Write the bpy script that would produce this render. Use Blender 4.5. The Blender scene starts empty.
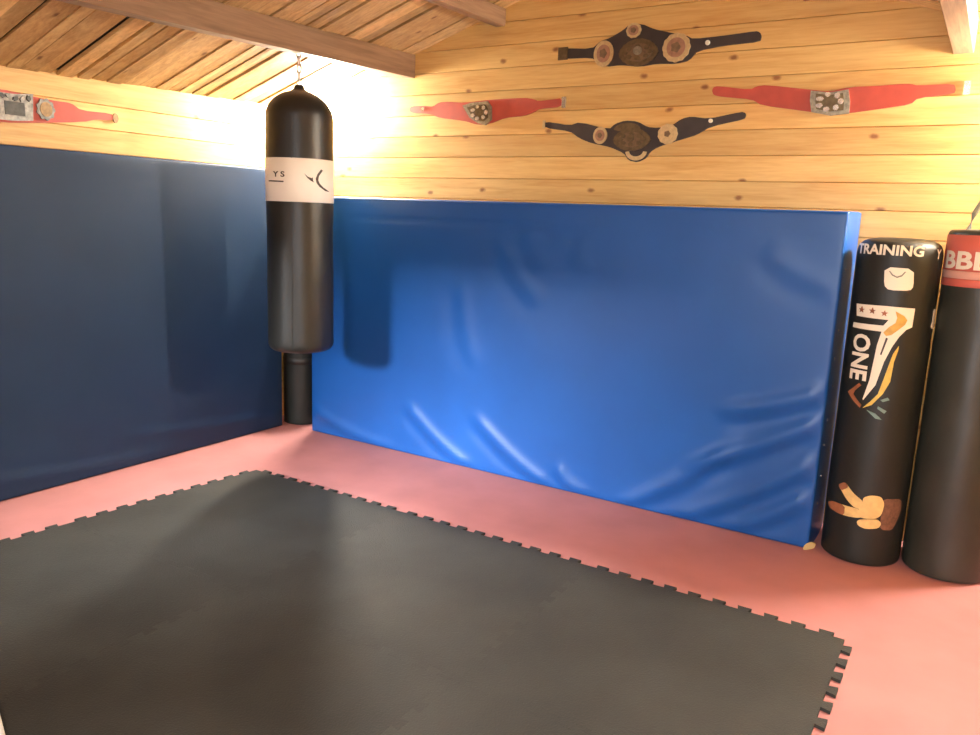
import bpy, bmesh, math, random
from mathutils import Vector, Matrix, noise
C = bpy.context.scene.collection
PI = math.pi
rnd = random.Random(7)

# ------------------------------------------------------------------ outlines, in metres
UP_OUT = [(-2.2006, 2.4384), (-2.0019, 2.4203), (-1.9528, 2.4576), (-1.8955, 2.4697), (-1.8194, 2.505), (-1.7929, 2.5276), (-1.7162, 2.526), (-1.6451, 2.4931), (-1.5489, 2.467), (-1.4684, 2.4486), (-1.4303, 2.4276), (-1.2638, 2.4324), (-1.113, 2.4411), (-1.0945, 2.4338), (-1.0855, 2.4149), (-1.0901, 2.3901), (-1.2593, 2.3853), (-1.4031, 2.3695), (-1.4444, 2.3242), (-1.5091, 2.3125), (-1.6172, 2.3192), (-1.713, 2.3101), (-1.8273, 2.3259), (-1.9138, 2.3222), (-1.9674, 2.3512), (-2.0017, 2.3753), (-2.1971, 2.3816)]
UP_PTS = [(-1.7256, 2.3821), (-1.9275, 2.3896), (-1.516, 2.3919), (-1.7597, 2.4964), (-1.3513, 2.4038), (-2.1787, 2.4093)]
LO_OUT = [(-2.2766, 2.0427), (-2.1117, 2.0154), (-2.0511, 2.0326), (-1.8677, 1.9885), (-1.8332, 2.0178), (-1.7764, 2.0332), (-1.7047, 2.0274), (-1.6461, 1.9965), (-1.5832, 1.99), (-1.5026, 2.0032), (-1.4584, 2.0333), (-1.4065, 2.0441), (-1.3142, 2.0292), (-1.1476, 2.0591), (-1.1286, 2.0537), (-1.1236, 2.0393), (-1.1317, 2.0228), (-1.298, 1.9921), (-1.3719, 1.9506), (-1.4363, 1.933), (-1.5819, 1.8907), (-1.6215, 1.8654), (-1.64, 1.8332), (-1.6878, 1.8113), (-1.7386, 1.8205), (-1.7705, 1.86), (-1.8534, 1.8936), (-1.9669, 1.9148), (-2.0451, 1.9428), (-2.1097, 1.9843), (-2.2744, 2.0056)]
LO_PTS = [(-1.7285, 1.9312), (-1.9173, 1.9566), (-1.5258, 1.9572), (-1.3005, 2.019), (-1.6976, 1.8465), (-2.2657, 2.0218), (-1.7598, 2.003)]
RC_OUT = [(-3.2545, 2.1616), (-3.1506, 2.1609), (-3.0797, 2.1523), (-3.0339, 2.1777), (-2.9574, 2.1778), (-2.8445, 2.1675), (-2.6632, 2.1779), (-2.4203, 2.1794), (-2.3526, 2.1683), (-2.332, 2.1563), (-2.221, 2.1629), (-2.1762, 2.1666), (-2.1733, 2.1199), (-2.3163, 2.1139), (-2.3617, 2.093), (-2.4148, 2.0777), (-2.5522, 2.0704), (-2.6568, 2.0384), (-2.7435, 2.0347), (-2.8404, 2.0609), (-3.0309, 2.0842), (-3.0782, 2.1038), (-3.1493, 2.1151), (-3.2535, 2.1215), (-3.2702, 2.1406)]
RC_PLATE = [(-2.8512, 2.1501), (-2.7854, 2.1652), (-2.6699, 2.1695), (-2.6399, 2.1366), (-2.6364, 2.0612), (-2.678, 2.0302), (-2.7365, 2.0434), (-2.7966, 2.0774)]
RC_PTS = [(-3.1579, 2.1399), (-2.1588, 2.144)]
RR_OUT = [(-1.3087, 2.168), (-1.3025, 2.1849), (-1.2823, 2.1898), (-1.1133, 2.1639), (-1.0854, 2.1793), (-1.037, 2.1827), (-0.8265, 2.1507), (-0.739, 2.1375), (-0.6569, 2.1541), (-0.5238, 2.1544), (-0.441, 2.1578), (-0.3957, 2.1555), (-0.3664, 2.1476), (-0.2244, 2.1483), (-0.2138, 2.1266), (-0.2188, 2.1056), (-0.3597, 2.0944), (-0.3847, 2.067), (-0.5115, 2.0516), (-0.6346, 2.0377), (-0.7223, 2.029), (-0.8153, 2.0481), (-1.0516, 2.087), (-1.1038, 2.1179), (-1.2567, 2.1363), (-1.2989, 2.1464)]
RR_PLATE = [(-0.8237, 2.1459), (-0.7385, 2.1329), (-0.6555, 2.1428), (-0.6426, 2.0879), (-0.6407, 2.0333), (-0.722, 2.0267), (-0.8104, 2.0457), (-0.8232, 2.0996)]
RR_PTS = [(-0.1796, 2.1292), (-1.2693, 2.1613)]
LW_OUT = [(2.1418, 2.011), (2.3049, 1.9963), (2.4119, 1.9913), (2.4917, 1.992), (2.5443, 1.9607), (2.7161, 1.9664), (2.7384, 1.9425), (2.7139, 1.929), (2.6264, 1.9241), (2.5573, 1.9032), (2.3264, 1.8718), (2.1298, 1.8543)]
LW_PLATE = [(2.14, 1.9874), (2.2959, 2.0095), (2.2814, 1.8765), (2.1308, 1.8662)]
LW_PTS = [(2.3516, 1.9414), (2.7271, 1.9518), (2.1357, 1.9305)]
CREASES = [[(-2.8641, 0.2592), (-2.5289, 0.0442)], [(-2.3518, 0.2667), (-1.9605, 0.0295)], [(-3.6332, 0.1288), (-3.1391, 0.0095)], [(-1.8543, 0.1036), (-1.7137, 0.0074)], [(-2.5352, 1.0205), (-2.4612, 0.6952)], [(-2.2843, 1.3345), (-2.0762, 1.0847)], [(-2.1205, 1.3902), (-2.0318, 1.2542)], [(-1.8043, 1.3598), (-1.7715, 1.2481)], [(-1.4438, 0.0251), (-1.0066, 0.3555)], [(-1.0066, 0.3555), (-0.4862, 0.6669)], [(-1.1715, -0.0006), (-0.5528, 0.4199)], [(-0.9455, -0.0032), (-0.6041, 0.2204)], [(-0.8992, 0.6244), (-0.4779, 0.7954)], [(-0.8228, 1.3616), (-0.5986, 1.2536)]]
G1 = {'tag': [(-0.0349, 1.3463), (0.0772, 1.344), (0.0852, 1.2702), (0.0738, 1.2528), (-0.0068, 1.2494), (-0.0283, 1.2684)], 'tagarc': [(-0.0163, 1.3299), (-0.0026, 1.312), (0.0175, 1.3029), (0.0355, 1.3104), (0.0482, 1.33), (0.0442, 1.3318), (0.0328, 1.3165), (0.0167, 1.3091), (0.0007, 1.3164), (-0.0126, 1.331)], 'white': [(-0.1503, 1.1771), (-0.0098, 1.1817), (0.105, 1.1784), (0.1035, 1.0985), (0.0799, 1.086), (0.056, 1.0543), (0.0343, 1.0093), (0.0116, 0.9413), (-0.0094, 0.8354), (-0.0511, 0.7618), (-0.0543, 0.7666), (-0.0364, 0.8527), (-0.0285, 0.9517), (-0.0244, 1.0111), (-0.0134, 1.0709), (-0.1574, 1.0719), (-0.1551, 1.0937), (-0.0096, 1.0974), (0.0074, 1.1233), (-0.1393, 1.1244)], 'gold': [(0.0289, 1.163), (0.0648, 1.145), (0.0793, 1.1271), (0.0728, 1.1083), (0.0457, 1.0803), (0.0251, 1.0599), (0.0058, 1.054), (-0.006, 1.0679), (0.0112, 1.0922), (0.0351, 1.113), (0.0388, 1.1355)], 'sliver': [(0.0065, 1.0476), (0.0147, 1.0442), (-0.0016, 0.9703), (-0.0077, 0.9718)], 'feather': [(0.0596, 0.9966), (0.0492, 0.9451), (0.0455, 0.8587), (0.0236, 0.8019), (-0.0134, 0.7469), (-0.0493, 0.7261), (-0.0203, 0.7622), (0.0047, 0.7993), (0.0199, 0.872), (0.0316, 0.9327), (0.0422, 0.9818), (0.0597, 1.0152)], 'brown': [(-0.1309, 0.7832), (-0.1051, 0.8058), (-0.0777, 0.8338), (-0.0677, 0.8248), (-0.0938, 0.7971), (-0.1009, 0.7788), (-0.0563, 0.7385), (-0.0603, 0.7265), (-0.0967, 0.7518)], 'teal1': [(0.0174, 0.7737), (0.0445, 0.788), (0.053, 0.7779), (0.0278, 0.7669)], 'teal2': [(0.0111, 0.7454), (0.047, 0.7281), (0.0387, 0.7162), (0.01, 0.7343)], 'teal3': [(-0.0304, 0.7216), (0.0055, 0.7115), (0.0325, 0.6879), (0.0081, 0.6898)], 'mark': [(0.2154, 1.1758), (0.2734, 1.1697), (0.2734, 1.1269), (0.2736, 1.0839), (0.2104, 1.0926), (0.2229, 1.13)], 'finger1': [(-0.1165, 0.3512), (-0.0828, 0.3747), (-0.0389, 0.3325), (0.0072, 0.3058), (0.0075, 0.2673), (-0.0266, 0.2683), (-0.0615, 0.2917)], 'finger2': [(-0.1768, 0.2449), (-0.1391, 0.2641), (-0.0631, 0.2668), (-0.0094, 0.2681), (0.0138, 0.2494), (0.0038, 0.2278), (-0.0477, 0.2205), (-0.0986, 0.2199), (-0.1564, 0.2275)], 'fist': [(0.0009, 0.3236), (0.0319, 0.3417), (0.074, 0.3399), (0.0914, 0.3077), (0.0849, 0.2546), (0.0616, 0.2333), (0.0038, 0.2278), (-0.0196, 0.246), (0.0048, 0.2908)], 'thumb': [(-0.011, 0.2094), (0.0044, 0.223), (0.0701, 0.2342), (0.09, 0.2164), (0.0798, 0.1915), (0.0259, 0.1816), (-0.0046, 0.1916)], 'wrist': [(0.0795, 0.3308), (0.1803, 0.327), (0.1861, 0.2684), (0.1628, 0.2137), (0.1447, 0.1816), (0.0896, 0.1849), (0.083, 0.2352), (0.0901, 0.2837)], 'tip1': [(-0.1165, 0.3512), (-0.0828, 0.3747), (-0.0625, 0.3545), (-0.0979, 0.3283)], 'tip2': [(-0.1768, 0.2449), (-0.1391, 0.2641), (-0.0705, 0.2668), (-0.067, 0.2214), (-0.0986, 0.2199), (-0.1564, 0.2275)], 'stars': [(-0.1111, 1.1549), (-0.0604, 1.1555), (-0.011, 1.1498)], 'one': [(-0.0921, 1.054), (-0.0953, 0.8522), (-0.1379, 1.0336), (-0.0564, 1.0329)], 'ringtext': [(-0.1381, 1.4284), (0.1261, 1.4246), (0.0073, 1.386), (0.0017, 1.4315), (0.201, 1.4134)], 'top': [(-0.1029, 1.4258), (0.0279, 1.4618)]}
G3 = {'band': [(-0.1442, 1.5074), (-0.1289, 1.4282), (-0.1148, 1.3488), (-0.1127, 1.3366), (-0.1089, 1.3142), (-0.1032, 1.2795)], 'txt': [(-0.2146, 1.4265), (-0.149, 1.4209), (-0.1442, 1.4253), (-0.0798, 1.4248), (-0.0721, 1.4253)]}
GH = {'crescent': [(0.2667, 1.7046), (0.2444, 1.6788), (0.2327, 1.653), (0.2379, 1.6317), (0.2572, 1.6111), (0.2964, 1.5912), (0.3345, 1.5872), (0.2808, 1.6105), (0.2572, 1.6292), (0.2486, 1.6467), (0.253, 1.6685), (0.2786, 1.6989)], 'dart': [(0.1698, 1.678), (0.1897, 1.6613), (0.2102, 1.6553), (0.2161, 1.6599), (0.2179, 1.6414), (0.2238, 1.6328), (0.2045, 1.6414), (0.186, 1.6557)], 'under': [(-0.0532, 1.6373), (0.0585, 1.6346), (0.0584, 1.6275), (-0.0534, 1.6301)], 'ys': [(-0.0094, 1.6558), (0.019, 1.6854), (0.0334, 1.6524), (0.0656, 1.6824)], 'band': [(0.1523, 1.757), (0.1505, 1.5267)], 'seam': [(0.1052, 1.7444), (0.1031, 1.5353), (0.0864, 0.9944)], 'bot': [(0.1333, 0.7045)]}
LAMP, WORLD, WIN_P, DOOR_P, EXPO = 1130., 2.4, 2500., 195., 0.6

# ------------------------------------------------------------------ helpers
def srgb(r, g, b):
    f = lambda c: (c/255/12.92) if c/255 <= .04045 else ((c/255+.055)/1.055)**2.4
    return (f(r), f(g), f(b), 1)

def new_mat(name):
    m = bpy.data.materials.new(name); m.use_nodes = True
    nt = m.node_tree
    return m, nt, nt.nodes['Principled BSDF']

def plain(name, col, rough=.5, metal=0., var=.0, scale=8., bump=0., bscale=200., spec=.5):
    m, nt, p = new_mat(name)
    p.inputs['Roughness'].default_value = rough
    p.inputs['Metallic'].default_value = metal
    p.inputs['Specular IOR Level'].default_value = spec
    tc = nt.nodes.new('ShaderNodeTexCoord')
    n = nt.nodes.new('ShaderNodeTexNoise'); n.inputs['Scale'].default_value = scale; n.inputs['Detail'].default_value = 5
    nt.links.new(tc.outputs['Object'], n.inputs['Vector'])
    r = nt.nodes.new('ShaderNodeValToRGB')
    a = [max(0, c*(1-var)) for c in col[:3]]; b = [min(1, c*(1+var)) for c in col[:3]]
    r.color_ramp.elements[0].position = .3; r.color_ramp.elements[1].position = .7
    r.color_ramp.elements[0].color = (*a, 1); r.color_ramp.elements[1].color = (*b, 1)
    nt.links.new(n.outputs['Fac'], r.inputs['Fac']); nt.links.new(r.outputs['Color'], p.inputs['Base Color'])
    if bump:
        n2 = nt.nodes.new('ShaderNodeTexNoise'); n2.inputs['Scale'].default_value = bscale; n2.inputs['Detail'].default_value = 2
        nt.links.new(tc.outputs['Object'], n2.inputs['Vector'])
        bp = nt.nodes.new('ShaderNodeBump'); bp.inputs['Strength'].default_value = bump; bp.inputs['Distance'].default_value = .004
        nt.links.new(n2.outputs['Fac'], bp.inputs['Height']); nt.links.new(bp.outputs['Normal'], p.inputs['Normal'])
    return m

def emitter(name, col, strength):
    m, nt, p = new_mat(name)
    p.inputs['Base Color'].default_value = col
    p.inputs['Emission Color'].default_value = col
    p.inputs['Emission Strength'].default_value = strength
    return m

def pine(name, light, dark, knot, along, board, origin, across, rough=.42, knots=True, tone=.12, spec=.35):
    """pine boarding; 'along' is the grain axis (0,1,2), 'across' the axis the boards stack on"""
    m, nt, p = new_mat(name)
    N = nt.nodes.new; L = nt.links.new
    tc = N('ShaderNodeTexCoord'); sep = N('ShaderNodeSeparateXYZ'); L(tc.outputs['Object'], sep.inputs[0])
    def math_(op, a, b=None):
        q = N('ShaderNodeMath'); q.operation = op
        for k, v in enumerate((a, b)):
            if v is None: continue
            if isinstance(v, (int, float)): q.inputs[k].default_value = v
            else: L(v, q.inputs[k])
        return q.outputs[0]
    idx = math_('FLOOR', math_('DIVIDE', math_('SUBTRACT', sep.outputs[across], origin), board))
    wn = N('ShaderNodeTexWhiteNoise'); wn.noise_dimensions = '1D'; L(idx, wn.inputs['W'])
    u = math_('ADD', sep.outputs[along], math_('MULTIPLY', idx, 3.7))
    rest = [i for i in range(3) if i != along]
    cmb = N('ShaderNodeCombineXYZ')
    L(math_('MULTIPLY', u, 1.0), cmb.inputs[0]); L(math_('MULTIPLY', sep.outputs[rest[0]], 14), cmb.inputs[1]); L(math_('MULTIPLY', sep.outputs[rest[1]], 14), cmb.inputs[2])
    gr = N('ShaderNodeTexNoise'); gr.inputs['Scale'].default_value = 2.2; gr.inputs['Detail'].default_value = 7; gr.inputs['Distortion'].default_value = .6
    L(cmb.outputs[0], gr.inputs['Vector'])
    fine = N('ShaderNodeTexNoise'); fine.inputs['Scale'].default_value = 9; fine.inputs['Detail'].default_value = 4
    L(cmb.outputs[0], fine.inputs['Vector'])
    f = math_('ADD', math_('MULTIPLY', gr.outputs['Fac'], .75), math_('MULTIPLY', fine.outputs['Fac'], .35))
    ramp = N('ShaderNodeValToRGB'); e = ramp.color_ramp.elements
    e[0].position = .36; e[0].color = dark; e[1].position = .68; e[1].color = light
    L(f, ramp.inputs['Fac'])
    hsv = N('ShaderNodeHueSaturation'); L(ramp.outputs['Color'], hsv.inputs['Color'])
    L(math_('ADD', math_('MULTIPLY', wn.outputs['Value'], 2*tone), 1-tone), hsv.inputs['Value'])
    out = hsv.outputs['Color']
    if knots:
        c2 = N('ShaderNodeCombineXYZ')
        L(math_('MULTIPLY', u, 2.6), c2.inputs[0]); L(math_('MULTIPLY', sep.outputs[across], 4.6), c2.inputs[1])
        vo = N('ShaderNodeTexVoronoi'); vo.voronoi_dimensions = '2D'; vo.inputs['Scale'].default_value = 1.; L(c2.outputs[0], vo.inputs['Vector'])
        nz = N('ShaderNodeTexNoise'); nz.inputs['Scale'].default_value = 30; L(tc.outputs['Object'], nz.inputs['Vector'])
        d = math_('ADD', vo.outputs['Distance'], math_('MULTIPLY', math_('SUBTRACT', nz.outputs['Fac'], .5), .06))
        kr = N('ShaderNodeValToRGB'); ke = kr.color_ramp.elements
        ke[0].position = .025; ke[0].color = (1, 1, 1, 1); ke[1].position = .075; ke[1].color = (0, 0, 0, 1)
        L(d, kr.inputs['Fac'])
        wv = N('ShaderNodeSeparateColor'); L(vo.outputs['Color'], wv.inputs[0])
        some = math_('GREATER_THAN', wv.outputs[0], .52)
        mx = N('ShaderNodeMix'); mx.data_type = 'RGBA'
        L(math_('MULTIPLY', math_('MULTIPLY', kr.outputs['Color'], some), .8), mx.inputs[0]); L(out, mx.inputs[6]); mx.inputs[7].default_value = knot
        out = mx.outputs[2]
    L(out, p.inputs['Base Color'])
    p.inputs['Roughness'].default_value = rough; p.inputs['Specular IOR Level'].default_value = spec
    return m

def mesh_obj(name, bm, mats, parent=None, smooth=False, loc=None):
    me = bpy.data.meshes.new(name)
    bmesh.ops.recalc_face_normals(bm, faces=bm.faces)
    bm.to_mesh(me); bm.free()
    if not isinstance(mats, (list, tuple)): mats = [mats]
    for m in mats: me.materials.append(m)
    if smooth:
        for p in me.polygons: p.use_smooth = True
    o = bpy.data.objects.new(name, me); C.objects.link(o)
    if parent is not None: o.parent = parent
    if loc is not None: o.location = loc
    return o

def thing(name, label, cat, loc=(0, 0, 0), rot=(0, 0, 0), group=None):
    o = bpy.data.objects.new(name, None); C.objects.link(o)
    o.empty_display_size = .1
    o.location = loc; o.rotation_euler = rot
    o['label'] = label; o['category'] = cat
    if group: o['group'] = group
    return o

def tag(o, label, cat, group=None):
    o['label'] = label; o['category'] = cat
    if group: o['group'] = group
    return o

def struct(name, bm, mats, smooth=False, parent=None):
    o = mesh_obj(name, bm, mats, parent, smooth)
    if parent is None: o['kind'] = 'structure'
    return o

def add_box(bm, x0, x1, y0, y1, z0, z1, mi=0, mat=None):
    vs = [bm.verts.new(Vector((x, y, z))) for x in (x0, x1) for y in (y0, y1) for z in (z0, z1)]
    if mat is not None:
        for v in vs: v.co = mat @ v.co
    for q in ((0, 1, 3, 2), (4, 6, 7, 5), (0, 4, 5, 1), (2, 3, 7, 6), (0, 2, 6, 4), (1, 5, 7, 3)):
        f = bm.faces.new([vs[i] for i in q]); f.material_index = mi
    return vs

def add_lathe(bm, prof, n=48, mi=0, M=None, cap0=True, cap1=True):
    """prof: list of (r, z); closed with caps"""
    rings = []
    for r, z in prof:
        ring = []
        for k in range(n):
            a = 2*PI*k/n
            v = Vector((r*math.cos(a), r*math.sin(a), z))
            ring.append(bm.verts.new(M @ v if M else v))
        rings.append(ring)
    for a, b in zip(rings, rings[1:]):
        for k in range(n):
            f = bm.faces.new((a[k], a[(k+1) % n], b[(k+1) % n], b[k])); f.material_index = mi; f.smooth = True
    for ring, do in ((rings[0], cap0), (rings[-1], cap1)):
        if do: bm.faces.new(ring).material_index = mi
    return rings

def add_tube(bm, pts, r, n=10, mi=0, closed=False):
    pts = [Vector(p) for p in pts]; rings = []
    m = len(pts)
    for i, p in enumerate(pts):
        if closed: t = pts[(i+1) % m]-pts[i-1]
        else: t = pts[min(i+1, m-1)]-pts[max(i-1, 0)]
        t.normalize()
        up = Vector((0, 0, 1)) if abs(t.z) < .95 else Vector((1, 0, 0))
        a = t.cross(up).normalized(); b = t.cross(a)
        rings.append([bm.verts.new(p+r*(math.cos(2*PI*k/n)*a+math.sin(2*PI*k/n)*b)) for k in range(n)])
    pairs = list(zip(rings, rings[1:]))
    for A, B in pairs:
        for k in range(n): bm.faces.new((A[k], A[(k+1) % n], B[(k+1) % n], B[k])).material_index = mi
    if closed:
        A, B = rings[-1], rings[0]
        off = min(range(n), key=lambda s: (A[0].co-B[s].co).length)
        for k in range(n): bm.faces.new((A[k], A[(k+1) % n], B[(k+1+off) % n], B[(k+off) % n])).material_index = mi
    else:
        bm.faces.new(rings[0]); bm.faces.new(rings[-1])

def add_plate(bm, pts2, fn, t0, t1, mi=0, maxlen=None, bevel=0.):
    """a flat shape (outline pts2) with thickness; fn(u, v, t) -> point"""
    tmp = bmesh.new()
    vs = [tmp.verts.new((p[0], p[1], 0)) for p in pts2]
    f = tmp.faces.new(vs); f.normal_update()
    bmesh.ops.triangulate(tmp, faces=[f], ngon_method='EAR_CLIP')
    if maxlen:
        for _ in range(6):
            es = [e for e in tmp.edges if e.calc_length() > maxlen]
            if not es: break
            bmesh.ops.subdivide_edges(tmp, edges=es, cuts=1, use_grid_fill=False)
            bmesh.ops.triangulate(tmp, faces=tmp.faces[:])
    tmp.verts.index_update()
    low = [bm.verts.new(fn(v.co.x, v.co.y, t0)) for v in tmp.verts]
    top = [bm.verts.new(fn(v.co.x, v.co.y, t1)) for v in tmp.verts]
    for f in tmp.faces:
        i = [v.index for v in f.verts]
        bm.faces.new([top[k] for k in i]).material_index = mi
        bm.faces.new([low[k] for k in reversed(i)]).material_index = mi
    for e in tmp.edges:
        if len(e.link_faces) == 1:
            a, b = e.verts[0].index, e.verts[1].index
            bm.faces.new((low[a], low[b], top[b], top[a])).material_index = mi
    tmp.free()

def smooth_outline(pts, k=2, corner=.6):
    """Chaikin corner cutting"""
    for _ in range(k):
        q = []
        for i, p in enumerate(pts):
            n_ = pts[(i+1) % len(pts)]
            q.append((.8*p[0]+.2*n_[0], .8*p[1]+.2*n_[1])); q.append((.2*p[0]+.8*n_[0], .2*p[1]+.8*n_[1]))
        pts = q
    return pts

def ellipse(cx, cy, rx, ry, n=40, scallop=0., lobes=0, point=0., rot=0.):
    out = []
    for k in range(n):
        a = 2*PI*k/n
        s = 1+scallop*math.cos(lobes*a)
        c, d = math.cos(a), math.sin(a)
        x = rx*s*c; y = ry*s*(abs(d)**(1+point))*(1 if d >= 0 else -1)
        out.append((cx+x*math.cos(rot)-y*math.sin(rot), cy+x*math.sin(rot)+y*math.cos(rot)))
    return out

_fonts = {}
def text_mesh(body):
    """outline text -> list of polygons' verts and faces in the plane, 1 unit high, from the built-in font"""
    cu = bpy.data.curves.new('txt', 'FONT'); cu.body = body; cu.size = 1.; cu.resolution_u = 3; cu.offset = .032
    ob = bpy.data.objects.new('txt', cu); C.objects.link(ob)
    bpy.context.view_layer.update()
    me = bpy.data.meshes.new_from_object(ob.evaluated_get(bpy.context.evaluated_depsgraph_get()))
    vs = [tuple(v.co[:2]) for v in me.vertices]; fs = [tuple(p.vertices) for p in me.polygons]
    bpy.data.objects.remove(ob); bpy.data.curves.remove(cu); bpy.data.meshes.remove(me)
    xs = [v[0] for v in vs]; ys = [v[1] for v in vs]
    x0, x1, y0, y1 = min(xs), max(xs), min(ys), max(ys)
    return [((x-x0)/(x1-x0), (y-y0)/(y1-y0)) for x, y in vs], fs

def add_text(bm, body, fn, mi=0, maxlen=.04):
    """fn(u, v) -> point, u and v in 0..1 over the word"""
    vs, fs = text_mesh(body)
    tmp = bmesh.new(); tv = [tmp.verts.new((a, b, 0)) for a, b in vs]
    for f in fs:
        try: tmp.faces.new([tv[i] for i in f]).normal_update()
        except ValueError: pass
    bmesh.ops.triangulate(tmp, faces=tmp.faces[:])
    for _ in range(2):
        es = [e for e in tmp.edges if e.calc_length() > .15]
        if es: bmesh.ops.subdivide_edges(tmp, edges=es, cuts=1)
        bmesh.ops.triangulate(tmp, faces=tmp.faces[:])
    tmp.verts.index_update()
    nv = [bm.verts.new(fn(v.co.x, v.co.y)) for v in tmp.verts]
    for f in tmp.faces: bm.faces.new([nv[v.index] for v in f.verts]).material_index = mi
    tmp.free()

# ------------------------------------------------------------------ materials
M_backwall = pine('pine_cladding', srgb(224, 186, 116), srgb(204, 156, 88), srgb(120, 62, 34), 0, .128, 2.1-.128*20, 2)
M_leftwall = pine('pine_cladding_side', srgb(224, 186, 116), srgb(204, 156, 88), srgb(120, 62, 34), 1, .128, 2.005-.128*20, 2)
M_roof = pine('roof_boarding', srgb(214, 176, 120), srgb(178, 138, 88), srgb(104, 60, 36), 0, .097, 0., 1, rough=.6, tone=.28, spec=.2)
M_felt = plain('roofing_felt', srgb(34, 26, 23), .9)
M_purlin = pine('purlin_timber', srgb(158, 126, 98), srgb(130, 102, 78), srgb(96, 58, 40), 1, .2, 0., 0, rough=.6, knots=False, spec=.2)
M_red = plain('red_foam_floor', srgb(181, 122, 118), .66, 0, .08, 3.5, .12, 260, spec=.25)
M_foam = plain('black_eva_foam', srgb(46, 46, 43), .65, 0, .32, 1.8, .5, 150, spec=.25)
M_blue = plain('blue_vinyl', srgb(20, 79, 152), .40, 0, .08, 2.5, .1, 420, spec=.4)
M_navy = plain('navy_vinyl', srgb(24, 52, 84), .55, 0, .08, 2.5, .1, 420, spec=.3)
M_black = plain('black_bag_vinyl', srgb(31, 31, 28), .42, 0, .15, 6, .12, 120, spec=.5)
M_black2 = plain('black_bag_canvas', srgb(28, 31, 28), .5, 0, .15, 6, .12, 160, spec=.4)
M_black3 = plain('hazed_black_vinyl', srgb(48, 50, 43), .42, 0, .2, 5, .12, 120, spec=.5)  # black lifted to grey-olive: the lamp flare's haze is put into the colour
M_label = plain('cream_label_vinyl', srgb(246, 240, 226), .5, 0, .03)
M_ink = plain('dark_print', srgb(70, 60, 52), .6)
M_white = plain('white_print', srgb(238, 228, 205), .55)
M_gold = plain('gold_print', srgb(208, 164, 74), .55, 0, .15, 30)
M_yellow = plain('yellow_print', srgb(216, 186, 84), .55, 0, .15, 30)
M_brown = plain('brown_print', srgb(150, 92, 58), .6, 0, .2, 30)
M_tan = plain('tan_print', srgb(220, 184, 116), .6, 0, .12, 40)
M_wrap = plain('wrist_wrap_print', srgb(112, 78, 58), .7, 0, .3, 60)
M_teal = plain('teal_print', srgb(110, 140, 132), .6)
M_redvinyl = plain('red_label_vinyl', srgb(206, 104, 88), .5, 0, .05)
M_pinkstripe = plain('pale_pink_stripe', srgb(224, 168, 148), .5)
M_steel = plain('steel', srgb(190, 186, 180), .3, 1.)
M_grey = plain('grey_webbing', srgb(120, 124, 112), .8)
M_leather = plain('black_leather', srgb(54, 44, 40), .5, 0, .15, 20, .2, 300)
M_leather2 = plain('dark_olive_leather', srgb(60, 54, 42), .5, 0, .15, 20, .2, 300)
M_redstrap = plain('red_leather', srgb(180, 72, 54), .5, 0, .1, 15, .15, 300)
M_brass = plain('aged_brass', srgb(108, 92, 66), .42, .7, .25, 40)
M_silver = plain('tarnished_silver', srgb(150, 142, 122), .38, .7, .3, 60)
M_bright = plain('polished_silver', srgb(216, 212, 204), .25, .85, .25, 50)
M_rim = plain('pale_gold_rim', srgb(206, 182, 134), .4, .5, .15, 60)
M_enamel = plain('rose_enamel', srgb(166, 124, 96), .5, .2, .2, 50)
M_enamel2 = plain('bronze_enamel', srgb(122, 98, 70), .5, .3, .25, 50)
M_creamfoam = plain('yellowed_foam', srgb(206, 182, 128), .9)
M_dullsilver = plain('worn_silver_plate', srgb(128, 124, 116), .4, .3, .45, 45)
M_darksteel = plain('dark_grey_enamel', srgb(62, 62, 60), .5, .2, .3, 60)
M_stud = plain('pale_stud', srgb(240, 232, 205), .35, .1)
M_dullrim = plain('dull_gold_disc', srgb(150, 118, 76), .5, .2, .25, 60)
M_whiteboard = plain('white_board', srgb(232, 232, 226), .5)
M_lampbase = plain('white_plastic', srgb(225, 222, 214), .5)
M_lamp = emitter('warm_lamp_diffuser', (1., .96, .85, 1), LAMP)
M_lamp2 = emitter('bright_lamp_diffuser', (1., .96, .86, 1), LAMP*.85)
M_doorframe = plain('painted_frame', srgb(225, 222, 212), .5)

# ------------------------------------------------------------------ the room
XL, XR, YB, YF = -4.2, .72, 4.2, -.7
APX = -1.74
def lift(y): return .024*(y-2.66)
def roofz(x, y=4.2):
    z0 = 2.125+lift(y); za = z0+.32*(APX-XL)
    return z0+.32*(x-XL) if x <= APX else za-.345*(x-APX)

bm = bmesh.new(); add_box(bm, XL-.1, XR+.1, YF-.1, YB+.1, -.06, 0)
struct('floor', bm, M_red)

def clad(bm, along0, along1, levels, plane, axis, out, groove=.007, g=.003, limit=None):
    """horizontal boards with V grooves. axis 'y': plane is y=plane and the boards run along x; 'x': the other way"""
    def P(a, d, z): return (a, plane+out*d, z) if axis == 'y' else (plane+out*d, a, z)
    def strip(z0, d0, z1, d1):
        a0, a1 = limit(z0) if limit else (along0, along1); b0, b1 = limit(z1) if limit else (along0, along1)
        n = max(1, int((along1-along0)/.5))
        lo = [bm.verts.new(P(a0+(a1-a0)*k/n, d0, z0)) for k in range(n+1)]
        hi = [bm.verts.new(P(b0+(b1-b0)*k/n, d1, z1)) for k in range(n+1)]
        for k in range(n): bm.faces.new((lo[k], lo[k+1], hi[k+1], hi[k]))
    for z0, z1 in zip(levels, levels[1:]):
        strip(z0, groove, z0+g, 0); strip(z0+g, 0, z1-g, 0); strip(z1-g, 0, z1, groove)

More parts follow.
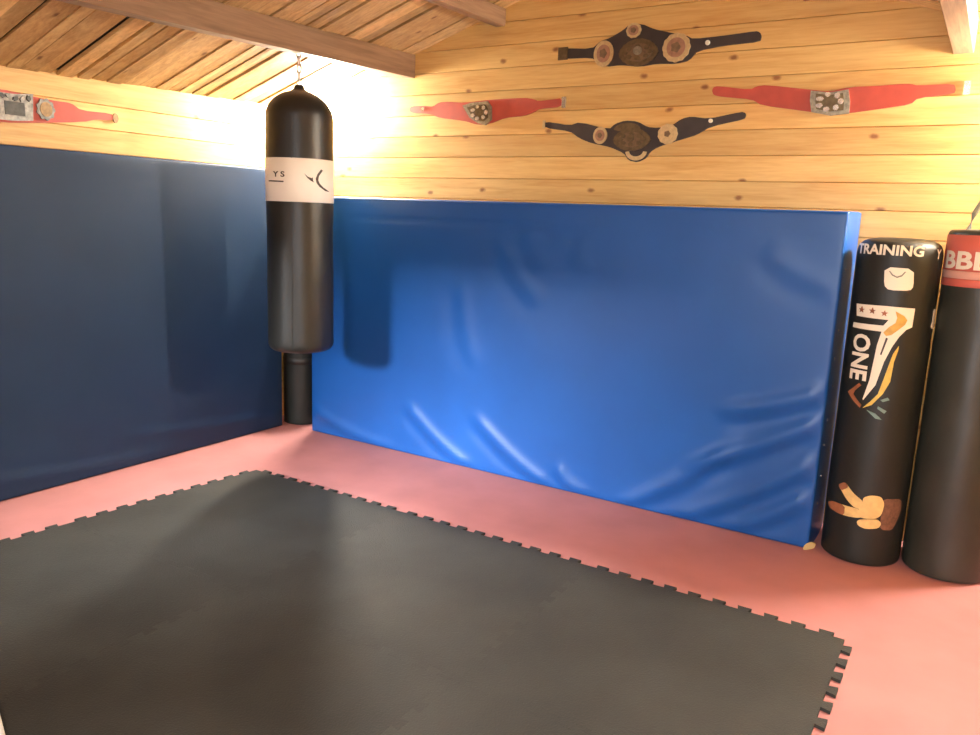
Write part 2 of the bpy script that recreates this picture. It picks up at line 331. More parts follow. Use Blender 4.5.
def gable(z):
    k = .04
    if z <= 2.2: return (XL, XR)
    x0 = XL+(z-2.162-k)/.32; x1 = APX+(2.949+k-z)/.345
    return (max(XL, min(x0, APX-.02)), min(XR, max(x1, APX+.02)))
lv = [2.1-.128*k for k in range(16, -1, -1)]+[2.1+.128*k for k in range(1, 8)]
lv[0] = 0.
bm = bmesh.new(); clad(bm, XL, XR, lv, YB, 'y', 1, limit=gable)
add_box(bm, XL-.1, XR+.1, YB+.02, YB+.08, 0, 2.16)
struct('wall_back', bm, M_backwall)
lv = [2.005-.128*k for k in range(15, -1, -1)]+[2.2]
lv[0] = 0.
bm = bmesh.new(); clad(bm, YF, YB, lv, XL, 'x', -1)
add_box(bm, XL-.08, XL-.02, YF-.1, YB+.1, 0, 2.1)
struct('wall_left', bm, M_leftwall)
bm = bmesh.new(); clad(bm, YF, YB, lv[:-1]+[2.13], XR, 'x', 1)
add_box(bm, XR+.02, XR+.08, YF-.1, YB+.1, 0, 2.05)
struct('wall_right', bm, M_leftwall)
# front wall behind the camera, with a window on the left and a doorway on the right
WX0, WX1, WZ0, WZ1 = -3.85, -2.95, 1.22, 1.95
DX0, DX1, DZ = -1.1, .5, 2.0
bm = bmesh.new()
for a, b, c, d in ((XL-.1, WX0, 0, 2.1), (WX0, WX1, 0, WZ0), (WX0, WX1, WZ1, 2.1), (WX1, DX0, 0, 2.1), (DX0, DX1, DZ, 2.1), (DX1, XR+.1, 0, 2.1)):
    add_box(bm, a, b, YF-.07, YF, c, d)
vs = [bm.verts.new((x, y, z)) for y in (YF-.07, YF) for x, z in ((XL-.1, 2.1), (XR+.1, 2.1), (APX, 2.92))]
bm.faces.new(vs[:3]); bm.faces.new(vs[3:])
struct('wall_front', bm, M_backwall)
def frame(name, x0, x1, z0, z1, sill):
    bm = bmesh.new(); w = .05
    add_box(bm, x0, x0+w, YF-.09, YF+.02, z0, z1); add_box(bm, x1-w, x1, YF-.09, YF+.02, z0, z1)
    add_box(bm, x0+w, x1-w, YF-.09, YF+.02, z1-w, z1)
    if sill: add_box(bm, x0+w, x1-w, YF-.09, YF+.04, z0, z0+w)
    return struct(name, bm, M_doorframe)
frame('window_1', WX0, WX1, WZ0, WZ1, True)
frame('door_1', DX0, DX1, 0, DZ, False)

# roof boards run down the slope, gappy and uneven
bm = bmesh.new()
def slope_pts(x, y, d):
    return Vector((x, y, roofz(x, y)+d))
for side in (0, 1):
    x0, x1 = (XL-.06, APX) if side == 0 else (XR+.06, APX)
    rr_ = random.Random(11+side)
    joints = []; y = YF-.05
    seen = [(2.174, .006), (2.243, .004), (2.338, .008), (2.417, .034), (2.527, .030), (2.613, .018), (2.70, .012), (2.79, .007), (2.90, .004), (3.005, .012), (3.09, .008), (3.161, .008), (3.252, .012)]
    while y < 2.08 if side == 0 else y < YB-.1:
        joints.append((y, .004+max(0, rr_.random()-.5)*.04)); y += .095+rr_.random()*.025
    if side == 0:
        joints += seen; y = 3.35
        while y < YB-.06: joints.append((y, .004+max(0, rr_.random()-.5)*.04)); y += .095+rr_.random()*.02
    joints.append((YB+.03, .004))
    for (y, gp), (yn, gn) in zip(joints, joints[1:]):
        w = yn-y-(gp+gn)/2; y += gp/2
        d0 = rr_.uniform(0, .008); sk = rr_.uniform(-.006, .006)
        vs = []
        for x in (x0, x1):
            for yy in (y, min(y+w, YB+.03)):
                for dz in (d0+rr_.uniform(0, .004), .024):
                    s = sk if x == x1 else 0
                    z = 2.125+lift(yy)+.32*(x-XL) if side == 0 else 2.125+lift(yy)+.32*(APX-XL)-.345*(x-APX)
                    vs.append(bm.verts.new((x, yy+s, z+dz)))
        for q in ((0, 1, 3, 2), (4, 6, 7, 5), (0, 4, 5, 1), (2, 3, 7, 6), (0, 2, 6, 4), (1, 5, 7, 3)):
            bm.faces.new([vs[i] for i in q])
    for a, b in ((YF-.1, YB+.1),):
        f = []
        for x, yy in ((x0-(.1 if side == 0 else -.1), a), (x1, a), (x1, b), (x0-(.1 if side == 0 else -.1), b)):
            z = 2.125+lift(yy)+.32*(x-XL) if side == 0 else 2.125+lift(yy)+.32*(APX-XL)-.345*(x-APX)
            f.append(bm.verts.new((x, yy, z+.03)))
        bm.faces.new(f).material_index = 1
struct('ceiling', bm, [M_roof, M_felt])

def purlin(name, x0, x1, zb, top):
    """beam along the room; zb = underside height at the back wall"""
    bm = bmesh.new()
    vs = []
    for y in (YF, YB+.01):
        b = zb+.024*(y-YB)
        for x in (x0, x1):
            vs.append(bm.verts.new((x, y, b))); vs.append(bm.verts.new((x, y, roofz(x, y)+.004)))
    for q in ((0, 1, 3, 2), (4, 6, 7, 5), (0, 4, 5, 1), (2, 3, 7, 6), (0, 2, 6, 4), (1, 5, 7, 3)): bm.faces.new([vs[i] for i in q])
    bmesh.ops.bevel(bm, geom=[e for e in bm.edges], offset=.003, segments=1, affect='EDGES')
    return struct(name, bm, M_purlin)
p1 = purlin('trim_1', -3.315, -3.235, 2.333, 0)
purlin('trim_2', -.245, -.165, 2.275, 0)
purlin('trim_3', -2.64, -2.575, 2.59, 0)
purlin('trim_4', -.905, -.84, 2.56, 0)
bm = bmesh.new(); add_box(bm, APX-.035, APX+.035, YF, YB, 2.76, 2.9); struct('trim_5', bm, M_purlin)

# ------------------------------------------------------------------ crash mats
def crash_mat_bm(W, Hh, T, disp, r=.014, n=(150, 84)):
    """front face looks towards -y at y=0, width along x from 0 to W, back at y=T"""
    bm = bmesh.new(); nx, nz = n
    # non-uniform sampling with dense rims
    def samp(L, k):
        out = [r*(1-math.cos(PI/2*i/5)) for i in range(5)]
        out += [r+(L-2*r)*i/k for i in range(k+1)]
        out += [L-r*(1-math.cos(PI/2*i/5)) for i in range(4, -1, -1)]
        return out
    xs, zs = samp(W, nx), samp(Hh, nz)
    def rim(u, L):
        d = min(u, L-u)
        return r*(1-math.sqrt(max(0, 1-(1-d/r)**2))) if d < r else 0.
    grid = []
    for z in zs:
        row = []
        for x in xs:
            y = max(rim(x, W), rim(z, Hh))
            if rim(x, W) > 0 and rim(z, Hh) > 0: y = min(r, math.hypot(rim(x, W), rim(z, Hh)))
            fade = min(1, min(x, W-x)/.06)*min(1, min(z, Hh-z)/.04)
            row.append(bm.verts.new((x, y-disp(x, z)*fade, z)))
        grid.append(row)
    for a, b in zip(grid, grid[1:]):
        for k in range(len(xs)-1): bm.faces.new((a[k], a[k+1], b[k+1], b[k]))
    loop = grid[0][:-1]+[row[-1] for row in grid[:-1]]+grid[-1][:0:-1]+[row[0] for row in grid[:0:-1]]
    prev = loop
    m = len(loop)
    for j in range(1, 9):
        t = j/8
        cur = []
        for v in loop:
            x, y, z = v.co
            bulge = .008*math.sin(PI*t)
            if x <= 1e-6: x -= bulge
            elif x >= W-1e-6: x += bulge
            if z >= Hh-1e-6: z += bulge*.5
            cur.append(bm.verts.new((x, y+(T-y)*t, z)))
        for k in range(m): bm.faces.new((prev[k], prev[(k+1) % m], cur[(k+1) % m], cur[k]))
        prev = cur
    bm.faces.new(prev)
    for f in bm.faces: f.smooth = True
    return bm

X0R = -3.756
def crease(px, pz, a, b, w, amp):
    ax, az = a; bx, bz = b
    dx, dz = bx-ax, bz-az; L = math.hypot(dx, dz)
    t = ((px-ax)*dx+(pz-az)*dz)/(L*L)
    d = ((px-ax)*dz-(pz-az)*dx)/L
    d -= .014*math.sin(3*t)
    e = max(0., min(1., (t+.35)/.35))*max(0., min(1., (1.35-t)/.35))
    return amp*math.exp(-(d/w)**2)*e*e*(3-2*e)
def disp_right(x, z):
    X = x+X0R
    s = .012*math.sin(PI*x/3.22)*math.sin(PI*z/1.57)
    s += .005*noise.noise((X*1.6, z*1.6, .3))+.0025*noise.noise((X*4, z*3, 2.3))
    for i, (a, b) in enumerate(CREASES):
        bottom = i < 4
        w = .055 if i in (4, 5, 6, 7, 13) else .042
        amp = .017 if i < 4 else (.0045 if i < 8 or i == 13 else .017)
        s += crease(X, z, a, b, w, amp)
        # the hollow beside each fold
        n_ = (b[1]-a[1], -(b[0]-a[0])); L = math.hypot(*n_); o = 1.6*w/L
        s -= crease(X, z, (a[0]+n_[0]*o, a[1]+n_[1]*o), (b[0]+n_[0]*o, b[1]+n_[1]*o), w, amp*.55)
    s -= .004*math.exp(-((z-1.45-.006*math.sin(3*X))/.008)**2)*(1 if -3.4 < X < -1.2 else .4)
    return s
t = thing('crash_mat', 'bright blue wrinkled vinyl crash mat standing against the back wall under the belts', 'mat', ((X0R-.53)/2, 4.0, 0), group='blue crash mats')
o = mesh_obj('cover', crash_mat_bm(3.223, 1.572, .396, disp_right), M_blue, t, loc=Vector((X0R, 3.796, 0))-t.location)
for k in range(9):
    z = .22+k*.14+rnd.uniform(-.02, .02)
    bm = bmesh.new(); add_lathe(bm, [(.0045, 0), (.0045, .002), (.002, .003)], 8, 0, Matrix.Translation((-.526, 3.86+.02*math.sin(k*2.1), z)) @ Matrix.Rotation(PI/2, 4, 'Y'))
    mesh_obj('side_stud', bm, M_bright, t, loc=-t.location)
bm = bmesh.new()
add_plate(bm, smooth_outline([(-.030, .0), (.045, .0), (.055, .022), (.02, .035), (-.022, .026)], 1), lambda u, v, d: Vector((-.535+u*.55, 3.805+u*.7-d, v)), .0, .014)
mesh_obj('corner_patch', bm, M_creamfoam, t, loc=-t.location)['label'] = 'yellowed foam showing at the bottom corner'

def disp_left(x, z):
    s = .010*math.sin(PI*x/3.1)*math.sin(PI*z/1.74)+.005*noise.noise((x*1.4, z*1.2, 5.1))+.002*noise.noise((x*4, z*3, 9.3))
    s -= .003*math.exp(-((z-1.6)/.008)**2)
    # sagging hem folds near the floor
    for a, b, w, am in (((.15, .16), (.9, .04), .03, .008), ((.3, .24), (.75, .14), .03, .006), ((1.2, .1), (2.0, .05), .03, .007), ((2.0, .17), (2.9, .1), .03, .006), ((.05, .35), (.35, .1), .03, .006)):
        s += crease(x, z, a, b, w, am)
    return s
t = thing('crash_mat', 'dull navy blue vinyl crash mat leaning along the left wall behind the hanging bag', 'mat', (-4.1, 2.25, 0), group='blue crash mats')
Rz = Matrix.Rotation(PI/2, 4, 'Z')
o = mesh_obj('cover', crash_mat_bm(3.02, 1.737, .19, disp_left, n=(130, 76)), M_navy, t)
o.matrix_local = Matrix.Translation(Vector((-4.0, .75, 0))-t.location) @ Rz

# ------------------------------------------------------------------ jigsaw foam tiles
def tooth_edge(p0, p1, n=10, depth=.031, neck=.019, head=.027, start=1):
    """points from p0 (included) to p1 (excluded) with dovetail tabs to the right-hand side of travel reversed (outwards)"""
    p0 = Vector(p0); p1 = Vector(p1); d = p1-p0; L = d.length; d.normalize()
    o = Vector((d.y, -d.x))      # right of travel: outward for a counter-clockwise outline
    pts = [p0]
    for k in range(n):
        s = .016+(L-.032)*(k+.5)/n
        pts += [p0+d*(s-neck), p0+d*(s-head)+o*depth, p0+d*(s+head)+o*depth, p0+d*(s+neck)]
    return pts
XC = [-3.385, -2.345, -1.302, -.255]; YR = [2.98, 1.925, .875, -.175]
def corner(i, j):
    x = XC[i]
    if i == 0: x -= .072*(2.975-YR[j])
    return (x, YR[j])
def tile_outline(i, j):
    a, b, c, d = corner(i, j+1), corner(i+1, j+1), corner(i+1, j), corner(i, j)   # counter-clockwise from near left
    pts = []
    # bottom edge a->b : tabs point out of the neighbour, so this edge follows the neighbour's top edge reversed
    low = tooth_edge(b, a)
    pts += [Vector(a)]+[p for p in reversed(low[1:])]
    pts += tooth_edge(b, c)
    pts += tooth_edge(c, d)
    lft = tooth_edge(a, d) if i > 0 else None
    if i > 0: pts += [Vector(d)]+[p for p in reversed(lft[1:])]
    else: pts += tooth_edge(d, a)
    return pts
jig = thing('jigsaw_mat', 'large black jigsaw foam mat with toothed edges laid on the red floor', 'mat', (-1.8, 1.4, 0))
for j in range(3):
    for i in range(3):
        pts = tile_outline(i, j)
        cx, cy = (XC[i]+XC[i+1])/2, (YR[j]+YR[j+1])/2
        bm = bmesh.new()
        vb = [bm.verts.new((p.x-cx, p.y-cy, 0.0005)) for p in pts]
        vm = [bm.verts.new((p.x-cx, p.y-cy, .0112)) for p in pts]
        vt = [bm.verts.new(((p.x-cx)*.9988, (p.y-cy)*.9988, .012)) for p in pts]
        n = len(pts)
        for A, B in ((vb, vm), (vm, vt)):
            for k in range(n): bm.faces.new((A[k], A[(k+1) % n], B[(k+1) % n], B[k]))
        f = bm.faces.new(vt); g = bm.faces.new(list(reversed(vb)))
        f.normal_update(); g.normal_update()
        bmesh.ops.triangulate(bm, faces=[f, g])
        mesh_obj('foam_tile', bm, M_foam, jig, loc=Vector((cx, cy, 0))-jig.location)

# white board lying on the tiles at the near left
bm = bmesh.new(); add_box(bm, -.1, .5, 0, .3, 0, .016)
bmesh.ops.bevel(bm, geom=bm.edges[:], offset=.004, segments=2, affect='EDGES')
dvec = Vector((-2.130+2.247, .969-1.012)).normalized()
o = mesh_obj('white_board', bm, M_whiteboard, loc=(-2.247, 1.012, .0125)); o.rotation_euler = (0, 0, math.atan2(dvec.y, dvec.x)+PI)
o.rotation_euler = (0, 0, math.atan2(dvec.y, dvec.x)); o.scale = (1, -1, 1)
tag(o, 'white edged board lying at the near left edge of the black tiles', 'board')

# ------------------------------------------------------------------ punch bags
def cyl_fn(r, loc_z=0.):
    """(arc length from the -y side, height, offset) -> local point on a bag of radius r"""
    return lambda s, z, d=0.: Vector(((r+d)*math.sin(s/r), -(r+d)*math.cos(s/r), z-loc_z))

def printed(name, parent, r, pieces, mats, lift0=.0012, maxlen=.018):
    bm = bmesh.new(); fn = cyl_fn(r)
    for k, (pts, mi) in enumerate(pieces):
        add_plate(bm, pts, lambda u, v, d: fn(u, v, d), .0002, lift0+.0006*k, mi, maxlen)
    return mesh_obj(name, bm, mats, parent)

def band(name, parent, r, z0, z1, m, off=.002, n=64):
    bm = bmesh.new()
    outer = [(r+off*.2, z0), (r+off, z0+.001), (r+off, z1-.001), (r+off*.2, z1), (r-.002, z1), (r-.002, z0)]
    rings = []
    for rad, z in outer: rings.append([bm.verts.new((rad*math.cos(2*PI*k/n), rad*math.sin(2*PI*k/n), z)) for k in range(n)])
    for A, B in zip(rings, rings[1:]+rings[:1]):
        for k in range(n): bm.faces.new((A[k], A[(k+1) % n], B[(k+1) % n], B[k])).smooth = True
    return mesh_obj(name, bm, m, parent)

def bag_body(r, z0, z1, r0=.03, dome=0., wob=.0, seed=0, n=72, taper=1.):
    """revolved bag with rounded bottom, slightly lumpy sides and a domed top"""
    prof = [(r*.3, z0)]
    for k in range(7):
        a = PI/2*k/6; prof.append((r-r0+r0*math.sin(a), z0+r0*(1-math.cos(a))))
    zt = z1-dome
    m = 40
    for k in range(1, m+1): prof.append((r, z0+r0+(zt-z0-r0)*k/m))
    bm = bmesh.new()
    return bm, prof

def build_bag(r, z0, z1, r0, top_prof, wob, seed, mat, name, parent, n=72):
    bm, prof = bag_body(r, z0, z1, r0)
    prof = prof+top_prof
    rings = add_lathe(bm, prof, n)
    for ring in rings:
        for v in ring:
            if z0+r0*.6 < v.co.z < z1+.01:
                a = math.atan2(v.co.y, v.co.x)
                w = wob*noise.noise((math.cos(a)*1.3+seed, math.sin(a)*1.3, v.co.z*3.5))+wob*.5*noise.noise((math.cos(a)*3+seed, math.sin(a)*3, v.co.z*9))
                w = min(0, w-wob*.15)
                v.co.x *= 1+w/r; v.co.y *= 1+w/r
    return mesh_obj(name, bm, mat, parent)

# the hanging heavy bag
BX, BY = -3.315+.04, 3.256
BX = -3.3
r = .184
t = thing('punching_bag', 'black heavy bag with a cream label band hanging by a chain from the roof beam', 'punching bag', (BX, BY, 0), group='black punch bags')
dome = []
for k in range(1, 11):
    a = PI/2*k/11
    dome.append((r*(.18+.82*math.cos(a)**1.15), 1.985+.135*math.sin(a)**1.1))
dome += [(.040, 2.126), (.030, 2.132), (.027, 2.145), (.021, 2.152)]
body = build_bag(r, .69, 1.985, .045, dome, .004, 1, M_black, 'bag_body', t)
bm = bmesh.new()
fn = cyl_fn(r)
add_plate(bm, [(.088, .74), (.096, .74), (.108, 1.98), (.100, 1.98)], lambda u, v, d: fn(u, v, d), -.001, .0014, 0, .03)
mesh_obj('seam', bm, M_black, body)
lb = band('label_band', t, r, 1.5267, 1.757, M_label)
lb['label'] = 'cream label band'
printed('printed_crescent', lb, r+.002, [(GH['crescent'], 0)], M_ink)
printed('printed_dart', lb, r+.002, [(GH['dart'], 0)], M_ink)
printed('printed_underline', lb, r+.002, [(GH['under'], 0)], M_ink)
bm = bmesh.new(); fn2 = cyl_fn(r+.0032)
add_text(bm, 'Y S', lambda u, v: fn2(-.012+u*.078, 1.655+v*.030))
mesh_obj('printed_lettering', bm, M_ink, lb)
bm = bmesh.new()
def link(bm, z, rot, h=.024, w=.012, rr0=.004):
    pts = []
    for k in range(20):
        a = 2*PI*k/20
        x = w*math.cos(a); zz = (h-w)*(1 if math.sin(a) > 0 else -1)*(1 if abs(math.sin(a)) > 1e-6 else 0)+w*math.sin(a)
        pts.append((x*math.cos(rot), x*math.sin(rot), z+zz))
    add_tube(bm, pts, rr0, 8, 0, True)
for k in range(5): link(bm, 2.162+k*.038, (k % 2)*PI/2+.4)
add_tube(bm, [(0, 0, 2.322), (0, 0, 2.345)], .006, 8)
ch = mesh_obj('chain', bm, M_steel, t)

# slim bag standing in the corner behind it
t = thing('punching_bag', 'slim black tube bag standing in the corner behind the hanging bag', 'punching bag', (-3.992, 3.945, 0), group='black punch bags')
build_bag(.128, .002, 1.18, .012, [(.122, 1.19), (.085, 1.2), (.03, 1.203)], .003, 5, M_black2, 'bag_body', t)
band('tape_band', t, .127, .43, .475, M_black, .002)

# standing bag with the emblem
r = .17
t = thing('punching_bag', 'black standing bag printed with a gold and white emblem beside the bright blue mat', 'punching bag', (-.325, 3.91, 0), group='black punch bags')
build_bag(r, .002, 1.40, .02, [(r*.975, 1.425), (r*.93, 1.440), (r*.85, 1.452), (r*.74, 1.460), (r*.5, 1.467), (r*.2, 1.469)], .003, 9, M_black2, 'bag_body', t)
star = lambda c, R: [(c[0]+R*(1 if k % 2 == 0 else .42)*math.sin(PI*k/5), c[1]+R*(1 if k % 2 == 0 else .42)*math.cos(PI*k/5)) for k in range(10)]
em = printed('printed_emblem', t, r, [(G1['white'], 0), (G1['gold'], 1), (G1['sliver'], 2), (G1['feather'], 3), (G1['brown'], 4), (G1['teal1'], 5), (G1['teal2'], 5), (G1['teal3'], 5),
    (star(G1['stars'][0], .014), 4), (star(G1['stars'][1], .014), 4), (star(G1['stars'][2], .014), 4)], [M_white, M_gold, M_ink, M_yellow, M_brown, M_teal])
em['label'] = 'white and gold printed emblem with stars'
bm = bmesh.new(); fn3 = cyl_fn(r+.0022)
# the word runs down the bag, letter tops to the right
add_text(bm, 'ONE', lambda u, v: fn3(-.140+v*.088+u*.003, 1.050-u*.205))
mesh_obj('printed_word', bm, M_white, t)
bm = bmesh.new(); fn3 = cyl_fn(r*.985+.005)
add_text(bm, 'TRAINING', lambda u, v: fn3(-.190+u*.30, 1.395+v*.045))
mesh_obj('printed_lettering', bm, M_white, t)
bm = bmesh.new()
add_text(bm, 'Y', lambda u, v: fn3(.175+u*.035, 1.388+v*.04))
mesh_obj('printed_lettering', bm, M_white, t)
tg = printed('printed_tag', t, r, [(smooth_outline(G1['tag'], 1), 0), (G1['tagarc'], 1)], [M_white, M_grey])
printed('printed_mark', t, r, [(smooth_outline(G1['mark'], 1), 0)], [M_white])
hd = printed('printed_hand', t, r, [(smooth_outline(G1['wrist'], 1), 2), (smooth_outline(G1['finger1'], 2), 0), (smooth_outline(G1['finger2'], 2), 0), (smooth_outline(G1['fist'], 2), 0), (smooth_outline(G1['thumb'], 2), 0), (smooth_outline(G1['tip1'], 1), 1), (smooth_outline(G1['tip2'], 1), 1)], [M_tan, M_brown, M_wrap])
hd['label'] = 'printed tan hand with two raised fingers'

# standing bag with the red band
r = .172
t = thing('punching_bag', 'black standing bag with a red lettered band at the right edge', 'punching bag', (.021, 3.955, 0), group='black punch bags')
build_bag(r, .002, 1.494, .02, [(r*.985, 1.505), (r*.93, 1.512), (r*.6, 1.516), (r*.3, 1.517)], .004, 14, M_black3, 'bag_body', t)
rb = band('red_band', t, r, 1.345, 1.492, M_redvinyl, .003); rb['label'] = 'red band'
band('red_stripe', t, r, 1.280, 1.312, M_redvinyl, .002)
band('pink_stripe', t, r, 1.3125, 1.3445, M_pinkstripe, .0025)
bm = bmesh.new(); fn3 = cyl_fn(r+.004)
add_text(bm, 'BBE', lambda u, v: fn3(-.212+u*.212, 1.352+v*.074))
mesh_obj('printed_lettering', bm, M_white, rb)
bm = bmesh.new()
for s, c in ((-1, .0), (1, .0)):
    add_tube(bm, [(s*.10-.0, -.03, 1.512), (s*.088, -.025, 1.58), (s*.05, -.012, 1.67), (s*.012, 0, 1.74)], .011, 8)
add_tube(bm, [(.022*math.cos(a), 0, 1.755+.022*math.sin(a)) for a in [2*PI*k/14 for k in range(14)]], .004, 8, 0, True)
mesh_obj('hanging_strap', bm, M_grey, t)

# ------------------------------------------------------------------ title belts
class Wall:
    """local frame on a wall: u along, v up, d out of the wall"""
    def __init__(s, fn): s.fn = fn
back = Wall(lambda u, v, d: Vector((u, YB-d, v)))
left = Wall(lambda u, v, d: Vector((XL+d, u, v)))
def belt(label, wall, strap, mstrap, centre, group='title belts', k=1):
    loc = wall.fn(centre[0], centre[1], 0)
    t = thing('title_belt', label, 'belt', loc, group=group)
    def part(name, pts, d0, d1, m, parent=t, steps=None):
        bm = bmesh.new()
        add_plate(bm, pts, lambda u, v, d: wall.fn(u, v, d)-loc, d0, d1, 0)
        if steps:
            cx = sum(p[0] for p in pts)/len(pts); cy = sum(p[1] for p in pts)/len(pts)
            for sc, e0, e1, mi in steps:
                add_plate(bm, [(cx+(p[0]-cx)*sc, cy+(p[1]-cy)*sc) for p in pts], lambda u, v, d: wall.fn(u, v, d)-loc, e0, e1, mi)
        return mesh_obj(name, bm, m, parent)
    st = part('strap', smooth_outline(strap, k), -.006, .010, mstrap)
    return t, part, st
def relief(part, parent, c, rx, ry, n=7, d=.019, m=None, seed=0):
    """small raised shapes cast on a plate"""
    r_ = random.Random(seed)
    for k in range(n):
        a = 2*PI*k/n
        part('relief', ellipse(c[0]+rx*math.cos(a), c[1]+ry*math.sin(a), .012+.006*r_.random(), .010+.004*r_.random(), 12, .1, 5), .012, d, m, parent)

cx, cy = UP_PTS[0]
t, part, st = belt('upper black title belt with a top medallion and long plain right tail', back, UP_OUT, M_leather, (-1.65, 2.39))
pl = part('centre_plate', ellipse(cx, cy, .112, .070, 44, .02, 18, .25), .010, .018, M_brass)
part('plate_inlay', ellipse(cx, cy, .082, .046, 36, 0, 0, .25), .018, .023, M_enamel2, pl)
part('plate_boss', ellipse(cx, cy+.008, .024, .022, 20), .023, .030, M_silver, pl)
relief(part, pl, (cx, cy), .070, .030, 8, .027, M_brass, 3)
for q, rx, ry, lobes, me, mc in ((UP_PTS[1], .058, .068, 0, M_rim, M_enamel), (UP_PTS[2], .074, .072, 12, M_rim, M_enamel), (UP_PTS[3], .042, .038, 10, M_rim, M_enamel)):
    md = part('medallion', ellipse(q[0], q[1], rx, ry, 60, .03 if lobes else 0, lobes or 1), .010, .017, me)
    part('medallion_inlay', ellipse(q[0], q[1], rx*.68, ry*.68, 36), .017, .020, mc, md)
    part('medallion_boss', ellipse(q[0], q[1], rx*.34, ry*.34, 20, .12, 5), .020, .025, M_enamel2, md)
sd = part('snap_stud', ellipse(*UP_PTS[4], .012, .012, 16),   .010, .018, M_stud)
bk = UP_PTS[5]
part('buckle', [(bk[0]-.03, bk[1]-.036), (bk[0]+.03, bk[1]-.036), (bk[0]+.03, bk[1]+.032), (bk[0]-.03, bk[1]+.032)], .010, .015, M_brass)

cx, cy = LO_PTS[0]
t, part, st = belt('lower black title belt with a rounded bottom crest and drooping middle', back, LO_OUT, M_leather, (-1.7, 1.93))
pl = part('centre_plate', ellipse(cx, cy, .108, .060, 44, .02, 18, .2), .010, .018, M_brass)
part('plate_inlay', ellipse(cx, cy, .080, .040, 36, 0, 0, .25), .018, .022, M_enamel2, pl)
part('plate_boss', ellipse(cx-.004, cy+.006, .020, .018, 20), .022, .028, M_brass, pl)
relief(part, pl, (cx, cy), .066, .026, 8, .026, M_brass, 5)
up_arc = [(cx-.085+.03*0, 1.985)]+[(LO_PTS[6][0]+.078*math.cos(a), 1.985+.036*math.sin(a)) for a in [PI-PI*k/12 for k in range(13)]]
part('top_crest', up_arc[1:]+[(LO_PTS[6][0]+.05, 1.978), (LO_PTS[6][0]-.05, 1.978)], .010, .015, M_brass)
cr = [(LO_PTS[4][0]+.062*math.cos(a), 1.872+.052*math.sin(a)) for a in [PI+.1+(PI-.2)*k/14 for k in range(15)]]+[(LO_PTS[4][0]+.042*math.cos(a), 1.872+.030*math.sin(a)) for a in [2*PI-.1-(PI-.2)*k/14 for k in range(15)]]
part('bottom_crest', cr, .010, .017, M_rim)
for q, rx, ry, lobes, me, mc in ((LO_PTS[1], .042, .046, 0, M_rim, M_enamel), (LO_PTS[2], .054, .052, 11, M_rim, M_rim)):
    md = part('medallion', ellipse(q[0], q[1], rx, ry, 60, .03 if lobes else 0, lobes or 1), .010, .017, me)
    part('medallion_inlay', ellipse(q[0], q[1], rx*.66, ry*.66, 36), .017, .020, mc, md)
    part('medallion_boss', ellipse(q[0], q[1], rx*.3, ry*.3, 20, .12, 5), .020, .024, M_enamel2, md)
part('snap_stud', ellipse(*LO_PTS[3], .0105, .0105, 16), .010, .018, M_stud)
part('buckle', [(LO_PTS[5][0]-.022, LO_PTS[5][1]-.018), (LO_PTS[5][0]-.006, LO_PTS[5][1]-.018), (LO_PTS[5][0]-.006, LO_PTS[5][1]+.026), (LO_PTS[5][0]-.022, LO_PTS[5][1]+.026)], .006, .012, M_rim)

def red_belt(label, wall, out, plate, tip, stud, centre):
    t, part, st = belt(label, wall, out, M_redstrap, centre)
    pl = part('centre_plate', plate, .010, .018, M_silver)
    c = (sum(p[0] for p in plate)/len(plate), sum(p[1] for p in plate)/len(plate))
    inl = [(c[0]+(p[0]-c[0])*.72, c[1]+(p[1]-c[1])*.72) for p in plate]
    part('plate_inlay', inl, .018, .021, M_brass, pl)
    relief(part, pl, c, .05, .035, 7, .026, M_bright, 8)
    if tip: part('metal_tip', [(tip[0]-.012, tip[1]-.03), (tip[0]+.012, tip[1]-.03), (tip[0]+.012, tip[1]+.03), (tip[0]-.012, tip[1]+.03)], .004, .013, M_bright)
    if stud: part('snap_stud', ellipse(*stud, .012, .011, 16), .010, .016, M_bright)
    return t, part
red_belt('red title belt hanging left of the black belts beside the corner lamp', back, RC_OUT, RC_PLATE, RC_PTS[1], RC_PTS[0], (-2.7, 2.1))
red_belt('red title belt hanging right of the black belts above the standing bags', back, RR_OUT, RR_PLATE, (-.172, 2.128), None, (-.75, 2.09))
# the belt on the left wall carries bright silver plates; its near half runs out of the photograph
cv = 2.135
right_half = LW_OUT
mirror = [(2*cv-u, v) for u, v in reversed(right_half)]
strap = right_half[:-1]+[(cv, 1.85)]+mirror[1:-1]+[(cv, 2.012)]
strap = [(cv, 2.012)]+right_half[1:-1]+[(cv, 1.852)]+[(2*cv-u, v) for u, v in reversed(right_half[1:-1])]
t, part, st = belt('red title belt with large silver plates hanging on the left wall', left, strap, M_redstrap, (cv, 1.93))
pl = part('centre_plate', [(cv-.155, 2.006), (cv-.06, 1.995), (cv+.06, 1.995), (cv+.155, 2.008), (cv+.147, 1.877), (cv+.05, 1.866), (cv-.05, 1.866), (cv-.147, 1.877)], .010, .020, M_dullsilver)
part('plate_inlay', [(cv+.012, 1.958), (cv+.108, 1.958), (cv+.108, 1.893), (cv+.012, 1.893)], .020, .023, M_darksteel, pl)
part('plate_inlay', [(cv-.108, 1.958), (cv-.012, 1.958), (cv-.012, 1.893), (cv-.108, 1.893)], .020, .023, M_darksteel, pl)
for k in range(9):
    u = cv-.13+k*.0325
    part('relief', ellipse(u, 1.978+.006*math.sin(k*1.7), .014, .010, 12, .15, 5, 0, k*.6), .020, .028, M_dullsilver if k % 2 else M_darksteel, pl)
for s in (1, -1):
    md = part('medallion', ellipse(cv+s*.217, 1.941, .046, .052, 60, .07, 9), .010, .018, M_dullsilver)
    part('medallion_inlay', ellipse(cv+s*.217, 1.941, .031, .036, 36), .018, .022, M_dullrim, md)
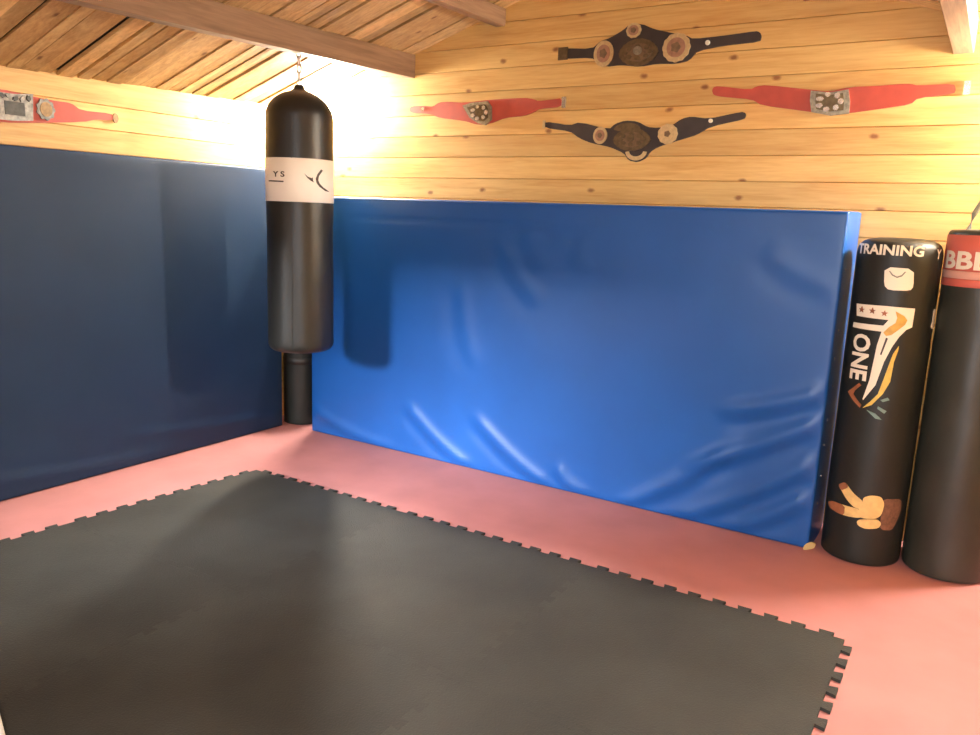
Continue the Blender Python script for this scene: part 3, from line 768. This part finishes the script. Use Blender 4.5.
part('metal_tip', ellipse(2.742, 1.944, .016, .026, 20), .004, .012, M_dullrim)

# ------------------------------------------------------------------ lamps on the back wall
def lamp(x, z, label, mat):
    t = thing('wall_lamp', label, 'lamp', (x, YB, z), (PI/2, 0, 0), group='round lamps on the back wall')
    bm = bmesh.new(); add_lathe(bm, [(.060, 0), (.064, .004), (.064, .028), (.060, .034)], 48); mesh_obj('lamp_base', bm, M_lampbase, t)
    bm = bmesh.new(); add_lathe(bm, [(.055, .034), (.085, .040)]+[(.09*math.cos(PI/2*k/9), .052+.075*math.sin(PI/2*k/9)) for k in range(9)], 40); mesh_obj('lamp_diffuser', bm, mat, t)
lamp(-3.90, 2.20, 'glowing round wall lamp in the corner partly behind the hanging bag', M_lamp)
lamp(.42, 2.115, 'glowing round wall lamp beyond the right edge above the standing bags', M_lamp2)

# ------------------------------------------------------------------ daylight
w = bpy.data.worlds.new('sky'); bpy.context.scene.world = w; w.use_nodes = True
bg = w.node_tree.nodes['Background']; bg.inputs[0].default_value = (.75, .87, 1, 1); bg.inputs[1].default_value = WORLD
def area(name, loc, target, sx, sy, power, col):
    l = bpy.data.lights.new(name, 'AREA'); l.shape = 'RECTANGLE'; l.size = sx; l.size_y = sy; l.energy = power; l.color = col
    o = bpy.data.objects.new(name, l); C.objects.link(o); o.location = loc
    o.rotation_euler = (Vector(target)-Vector(loc)).to_track_quat('-Z', 'Y').to_euler()
    return o
area('window_daylight', (-4.15, -4.6, 3.2), (-2.9, 3.8, .3), 1.5, 1.5, WIN_P, (.92, .96, 1))
area('door_daylight', (-.1, -1.7, 2.1), (-.1, 2.6, 0), 1.8, 1.3, DOOR_P, (1., .97, .97))

# ------------------------------------------------------------------ camera
cam = bpy.data.cameras.new('camera'); co = bpy.data.objects.new('camera', cam); C.objects.link(co)
cam.sensor_width = 36; cam.lens = 36*787.29/980; cam.clip_start = .02
Rm = ((0.84669601, 0.13315505, -0.51514619), (0.53069855, -0.14169651, 0.83563218), (0.03827423, -0.98091377, -0.19063907))
M = Matrix(((Rm[0][0], -Rm[0][1], -Rm[0][2], 0), (Rm[1][0], -Rm[1][1], -Rm[1][2], 0), (Rm[2][0], -Rm[2][1], -Rm[2][2], 1.5), (0, 0, 0, 1)))
co.matrix_world = M
sc = bpy.context.scene
sc.camera = co
sc.view_settings.view_transform = 'Standard'; sc.view_settings.look = 'None'; sc.view_settings.gamma = 1; sc.view_settings.use_curve_mapping = False
sc.view_settings.exposure = EXPO
sc.cycles.use_denoising = True
